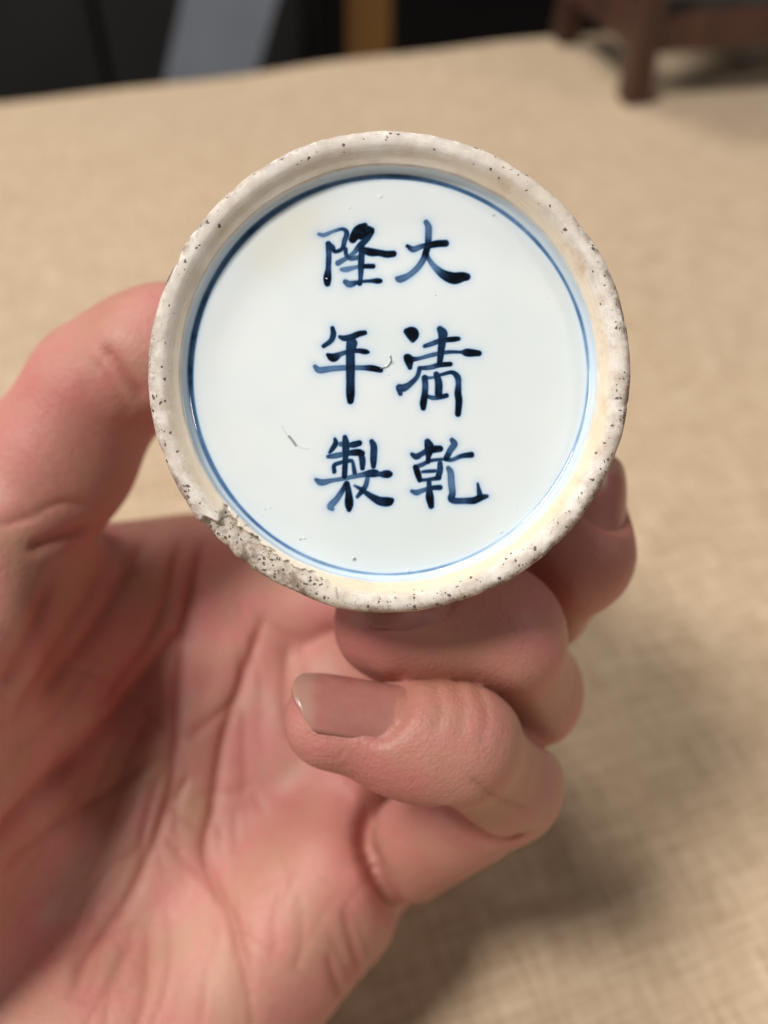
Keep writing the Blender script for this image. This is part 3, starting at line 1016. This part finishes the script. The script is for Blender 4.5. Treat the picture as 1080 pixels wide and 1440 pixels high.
def build_hand():
    J = {}
    J['wrist'] = P(70, 1570, 138)
    J['m2'], J['m3'], J['m4'], J['m5'] = P(345, 850, 166), P(425, 960, 167), P(480, 1085, 162), P(530, 1225, 152)
    palm = Field()
    W = J['wrist']
    w2, w3, w4, w5 = W + [-8, 14, -2], W + [0, 8, -4], W + [6, 4, -4], W + [10, 0, -2]
    KP = 12.0
    palm.cone(w2, J['m2'], 12, 10.5, KP)
    palm.cone(w3, J['m3'], 12, 11, KP)
    palm.cone(w4, J['m4'], 12, 10.5, KP)
    palm.cone(w5, J['m5'], 12, 9.5, KP)
    # heel of the hand, hypothenar pad
    palm.cone(P(280, 1460, 138), P(462, 1235, 143), 10.5, 9.0, 9.0)
    palm.cone(P(100, 1490, 133), P(230, 1520, 133), 13, 12, 10.0)
    # pads at the finger roots
    palm.ball(P(455, 1010, 158), (9, 9, 8), 8.0)
    palm.ball(P(500, 1130, 152), (7, 8, 7), 6.0)
    # thenar eminence
    palm.cone(P(-230, 1290, 122), P(-95, 880, 122), 20, 14.0, 9.0)
    palm.cone(P(-110, 1290, 139), P(10, 900, 138), 16, 12.0, 10.0)
    palm.cone(P(-10, 1130, 143), P(95, 880, 147), 12, 9.5, 9.0)
    # web between thumb and forefinger
    palm.cone(P(60, 812, 147), P(340, 776, 164), 7.5, 7.0, 7.0)
    palm.cone(P(80, 900, 148), P(330, 880, 164), 8.5, 8.0, 8.0)
    # forearm, running back towards the viewer below the frame
    palm.cone(W, W + np.array([-14, -42, 44]), 23, 25, 14.0, ((0, .7, -.7), 1.25))

    fingers = []
    nails = []

    def finger(chain, rad, kroot, dors, nail, pads=()):
        f = Field()
        n = len(chain)
        for i in range(n - 1):
            f.cone(chain[i], chain[i + 1], rad[i], rad[i + 1], 3.0 if i else 3.0)
        for c, r_, k in pads:
            f.ball(c, r_, k)
        T, Jn = chain[-1], chain[-2]
        if nail:
            r, s0, s1, w = nail
            f.nail_slot(T, Jn, dors, r, s0, s1 + 8, w)
            nails.append((T, Jn, dors, r, s0, s1, w))
        fingers.append((f, kroot))

    # little finger
    c = [J['m5'], P(708, 1100, 125), P(640, 1040, 109.5), P(470, 1013, 107)]
    finger(c, [9.0, 7.5, 7.1, 5.3], 1.2, (0.03, 0.80, 0.60), (5.05, -7.8, 5.8, 9.8),
           [(P(575, 1040, 109), (6.2, 6.0, 6.0), 4.0), (P(464, 1020, 107.5), (5.0, 4.6, 4.8), 2.0)])
    # ring finger
    c = [J['m4'], P(727, 972, 131), P(697, 890, 115), P(552, 878, 112)]
    finger(c, [10.0, 8.4, 7.9, 6.7], 3.0, (0.0, 0.80, 0.60), (6.30, -6.2, 6.6, 11.0),
           [(P(600, 905, 115), (7.2, 6.6, 6.6), 4.0)])
    # middle finger
    c = [J['m3'], P(640, 900, 152), P(740, 838, 138), P(808, 775, 124), P(812, 706, 124)]
    finger(c, [10.0, 9.2, 8.6, 7.7, 6.7], 3.0, (0.50, -0.05, 0.86), (6.30, -3.6, 6.2, 10.0))
    # forefinger, round behind the vase
    c = [J['m2'], np.array([6.0, -17.5, -163.0]), np.array([26.0, -6.0, -158.0]), np.array([28.5, 10.5, -152.0])]
    finger(c, [10.0, 8.8, 7.8, 6.8], 4.0, (0.8, 0.0, -0.6), (6.9, -5.5, 6.5, 10.4))
    # thumb
    c = [P(-170, 1260, 146), P(-34, 785, 137), P(131, 546, 129), P(240, 481, 127)]
    finger(c, [15, 9.8, 9.0, 8.4], 9.0, (-0.3, 0.35, -0.88), (8.4, -5.5, 6.0, 12.5),
           [(P(92, 660, 131), (9.2, 9.2, 9.0), 6.0), (P(28, 738, 132), (9, 9, 9), 6.0), (P(205, 500, 124), (9.0, 8.2, 7.8), 4.0)])

    D = palm.D.copy()
    for f, k in fingers:
        D = np.minimum(D, smin(palm.D, f.D, k))
    # folds where fingers press on each other, and where the little finger folds on the palm
    off = np.clip(palm.D / 3.0, 0, 1)
    for i in range(len(fingers) - 1):
        a_, b_ = fingers[i][0].D, fingers[i + 1][0].D
        near = (np.abs(a_) < 4) & (np.abs(b_) < 4)
        D[near] += (1.3 * np.exp(-((a_[near] - b_[near]) / 1.5) ** 2) * off[near])
    a_ = fingers[0][0].D
    near = (np.abs(a_) < 4) & (np.abs(palm.D) < 4)
    D[near] += 2.3 * np.exp(-((a_[near] - palm.D[near]) / 1.5) ** 2)
    for ax in range(3):
        sl_ = [slice(None)] * 3
        for e_ in (0, -1):
            sl_[ax] = e_
            D[tuple(sl_)] = np.maximum(D[tuple(sl_)], 0.4)
    V, Fc = surface_nets(D)
    # relax
    E = np.concatenate([Fc[:, [0, 1]], Fc[:, [1, 2]], Fc[:, [2, 3]], Fc[:, [3, 0]]])
    deg = np.bincount(E.ravel(), minlength=len(V)).astype(float)
    for it in range(6):
        acc = np.zeros_like(V)
        for ax in range(3):
            acc[:, ax] = np.bincount(E[:, 0], V[E[:, 1], ax], len(V)) + np.bincount(E[:, 1], V[E[:, 0], ax], len(V))
        V = V + (0.5 if it % 2 == 0 else -0.52) * (acc / deg[:, None] - V) if it < 2 else V + 0.35 * (acc / deg[:, None] - V)
    # normals
    def normals(V):
        n = np.cross(V[Fc[:, 2]] - V[Fc[:, 0]], V[Fc[:, 3]] - V[Fc[:, 1]])
        N = np.zeros_like(V)
        for j in range(4):
            for ax in range(3):
                N[:, ax] += np.bincount(Fc[:, j], n[:, ax], len(V))
        return N / (np.linalg.norm(N, axis=1, keepdims=True) + 1e-12)
    N = normals(V)

    # flexion creases and folds of the palm, pressed into the surface
    dep = -V[:, 2]
    px = 540 + V[:, 0] / dep * F_PX
    py = 720 - V[:, 1] / dep * F_PX
    front = N[:, 2] > -0.2
    red = np.zeros(len(V))
    disp = np.zeros(len(V))
    #        polyline, depth range, width px, depth mm, swell
    CR = [
        ([(285, 770), (262, 880), (239, 910), (133, 1040), (0, 1172), (-60, 1220)], (120, 190), 15, 1.7),
        ([(250, 1050), (139, 1122), (55, 1183), (0, 1228)], (110, 190), 9, 0.5),
        ([(262, 890), (250, 955), (244, 1083), (222, 1167), (178, 1267), (122, 1344), (105, 1400)], (110, 190), 10, 0.9),
        ([(370, 870), (355, 917), (317, 1028), (300, 1133), (289, 1211), (333, 1311), (358, 1445)], (110, 190), 10, 1.05),
        ([(340, 975), (300, 1010), (262, 1042)], (110, 190), 7, 0.45),
        ([(509, 1085), (514, 1120), (522, 1167), (544, 1244), (574, 1316)], (128, 190), 8, 0.12),
        ([(461, 1340), (478, 1405)], (110, 190), 8, 0.6),
        ([(483, 1278), (505, 1370)], (110, 190), 8, 0.6),
        ([(405, 905), (400, 985), (420, 1060)], (130, 190), 11, 0.55),
        ([(210, 1300), (205, 1400), (190, 1450)], (110, 190), 12, 0.45),
        ([(142, 486), (172, 524), (204, 563)], (100, 150), 12, 0.8),
        ([(128, 505), (160, 545), (185, 585)], (100, 150), 8, 0.35),
        ([(-10, 742), (43, 726), (86, 709), (126, 716)], (100, 170), 8, 0.4),
        ([(40, 772), (80, 760), (132, 748)], (100, 170), 10, 0.8),
        ([(78, 810), (26, 918), (0, 965)], (100, 170), 15, 0.8),
        ([(207, 760), (129, 888), (60, 990)], (100, 190), 16, 1.1),
        ([(150, 790), (80, 920), (20, 1010)], (100, 190), 14, 0.6),
        ([(255, 760), (220, 880), (140, 1000)], (100, 190), 12, 0.7),
        ([(612, 1126), (655, 1163), (705, 1186), (745, 1174)], (105, 160), 7, 1.3),
        ([(660, 1090), (700, 1125), (742, 1140)], (95, 160), 7, 0.4),
        ([(640, 960), (652, 1000), (645, 1040)], (90, 118), 5, 0.3),
        ([(668, 965), (682, 1005), (676, 1050)], (90, 120), 5, 0.3),
        ([(610, 965), (620, 1000), (612, 1030)], (90, 118), 5, 0.3),
    ]
    # the many fine lines between the main creases
    cr = np.random.default_rng(5)
    for i in range(70):
        x0, y0 = cr.uniform(60, 540), cr.uniform(890, 1400)
        an = math.radians(28 - (x0 - 120) / 360 * 45 + cr.normal(0, 9))
        if i % 4 == 0: an += math.radians(cr.choice([-1, 1]) * cr.uniform(45, 75))
        ln = cr.uniform(60, 210)
        bend = cr.normal(0, 0.12)
        pts = []
        for t_ in (0, .33, .66, 1):
            a2 = an + bend * (t_ - 0.5) * 2
            pts.append((x0 - math.sin(a2) * ln * (t_ - .5), y0 + math.cos(a2) * ln * (t_ - .5)))
        CR.append((pts, (115, 190), cr.uniform(5, 8), cr.uniform(0.10, 0.34)))
    for line, (d0, d1), w, a in CR:
        q = catmull(line, 8)
        m = front & (dep > d0) & (dep < d1) & (px > q[:, 0].min() - 60) & (px < q[:, 0].max() + 60) & (py > q[:, 1].min() - 60) & (py < q[:, 1].max() + 60)
        ii = np.where(m)[0]
        best = np.full(len(ii), 1e9)
        bt = np.zeros(len(ii))
        for i in range(len(q) - 1):
            ax_, ay_ = q[i]
            vx, vy = q[i + 1] - q[i]
            t = np.clip(((px[ii] - ax_) * vx + (py[ii] - ay_) * vy) / (vx * vx + vy * vy + 1e-9), 0, 1)
            d = np.hypot(px[ii] - ax_ - t * vx, py[ii] - ay_ - t * vy)
            mm = d < best
            best = np.where(mm, d, best)
            bt = np.where(mm, (i + t) / (len(q) - 1), bt)
        fade = np.clip(np.minimum(bt, 1 - bt) * 6 + 0.25, 0, 1)
        prof = 0.45 * np.exp(-(best / w) ** 2) + 0.35 * np.exp(-(best / (0.42 * w)) ** 2) - 0.07 * np.exp(-((best - 2.6 * w) / (1.4 * w)) ** 2)
        disp[ii] -= a * prof * fade
        red[ii] = np.maximum(red[ii], 0.75 * np.exp(-(best / (w * 0.9)) ** 2) * fade * min(1, a / 0.8))
    # soft muscle unevenness
    for i in range(14):
        k = rng.normal(size=3); k *= rng.uniform(0.12, 0.34) / np.linalg.norm(k)
        disp += 0.10 * np.sin(V @ k + rng.uniform(0, 6.28))
    V = V + N * disp[:, None]

    # natural colour: rosy pads and finger ends, paler yellowish knuckle
    def blob(c, r):
        return np.exp(-((V - c) ** 2).sum(1) / r ** 2)
    red = np.maximum(red, 0.35 * blob(P(470, 1190, 142), 12))
    red = np.maximum(red, 0.30 * blob(P(90, 600, 122), 14))
    red = np.maximum(red, 0.35 * blob(P(180, 470, 120), 9))
    red = np.maximum(red, 0.30 * blob(P(540, 1080, 103), 9))
    red = np.maximum(red, 0.5 * blob(P(600, 920, 110), 16))
    red = np.maximum(red, 0.5 * blob(P(850, 720, 118), 14))
    red = np.maximum(red, 0.4 * blob(P(620, 1200, 135), 10))
    pale = 0.55 * blob(P(700, 1080, 112), 8) + 0.3 * blob(P(790, 950, 122), 9) + 0.25 * blob(P(300, 1300, 130), 16)

    Vw = to_world(V)
    base = np.array([*to_world(W)[:2], 0.0])
    n_in = normals(V)
    hand = mesh_obj('hand', Vw - base, Fc, SKIN)
    hand.location = base
    attr(hand, 'red', np.clip(red, 0, 1))
    attr(hand, 'pale', np.clip(pale, 0, 1))
    tag(hand, 'bare left hand, palm towards the viewer, thumb and curled fingers gripping the vase', 'hand')

    # fingernails
    for (T, Jn, dors, r, s0, s1, w) in nails:
        a, d, b = finger_frame(T, Jn, dors)
        nu, nv = 26, 22
        outer, inner, free, fold = [], [], [], []
        for i in range(nu + 1):
            t = i / nu
            for j in range(nv + 1):
                q = -1 + 2 * j / nv
                sback = s0 - 0.7 + 2.6 * q * q
                sfront = s1 - 3.0 * abs(q) ** 2.0
                s_ = sback + (sfront - sback) * t
                th = q * (w / 2 + 0.30) / r
                drop = 0.95 * max(0.0, (s_ - 0.5)) ** 2 / 36.0
                rr = r + 0.12 - drop
                n_ = d * math.cos(th) + b * math.sin(th)
                outer.append(T + a * s_ + n_ * rr)
                inner.append(T + a * s_ + n_ * (rr - 0.45))
                free.append(0.55 * sstep(s1 - 3.0 - 0.9 * q * q, s1 - 1.6 - 0.9 * q * q, s_))
                fold.append(max(0.5 * sstep(0.80, 1.0, abs(q)) * (1 - t), 1 - sstep(0.0, 0.35, t)) * 0.9)
        pts = np.array(outer + inner)
        n1 = len(outer)
        g = np.arange(n1).reshape(nu + 1, nv + 1)
        fs = np.stack([g[:-1, :-1], g[1:, :-1], g[1:, 1:], g[:-1, 1:]], -1).reshape(-1, 4)
        fi = fs[:, ::-1] + n1
        loop = np.concatenate([g[0, :], g[1:, -1], g[-1, -2::-1], g[-2:0:-1, 0]])
        lp2 = np.roll(loop, -1)
        side = np.stack([loop, lp2, lp2 + n1, loop + n1], 1)
        allf = np.concatenate([fs, fi, side])
        nrm = np.cross(pts[fs[0, 1]] - pts[fs[0, 0]], pts[fs[0, 2]] - pts[fs[0, 1]])
        if nrm @ d < 0: allf = allf[:, ::-1]
        nl = mesh_obj('fingernail', to_world(pts) - base, allf, NAIL, hand)
        attr(nl, 'free', free + free)
        attr(nl, 'fold', fold + fold)
    return hand


hand = build_hand()
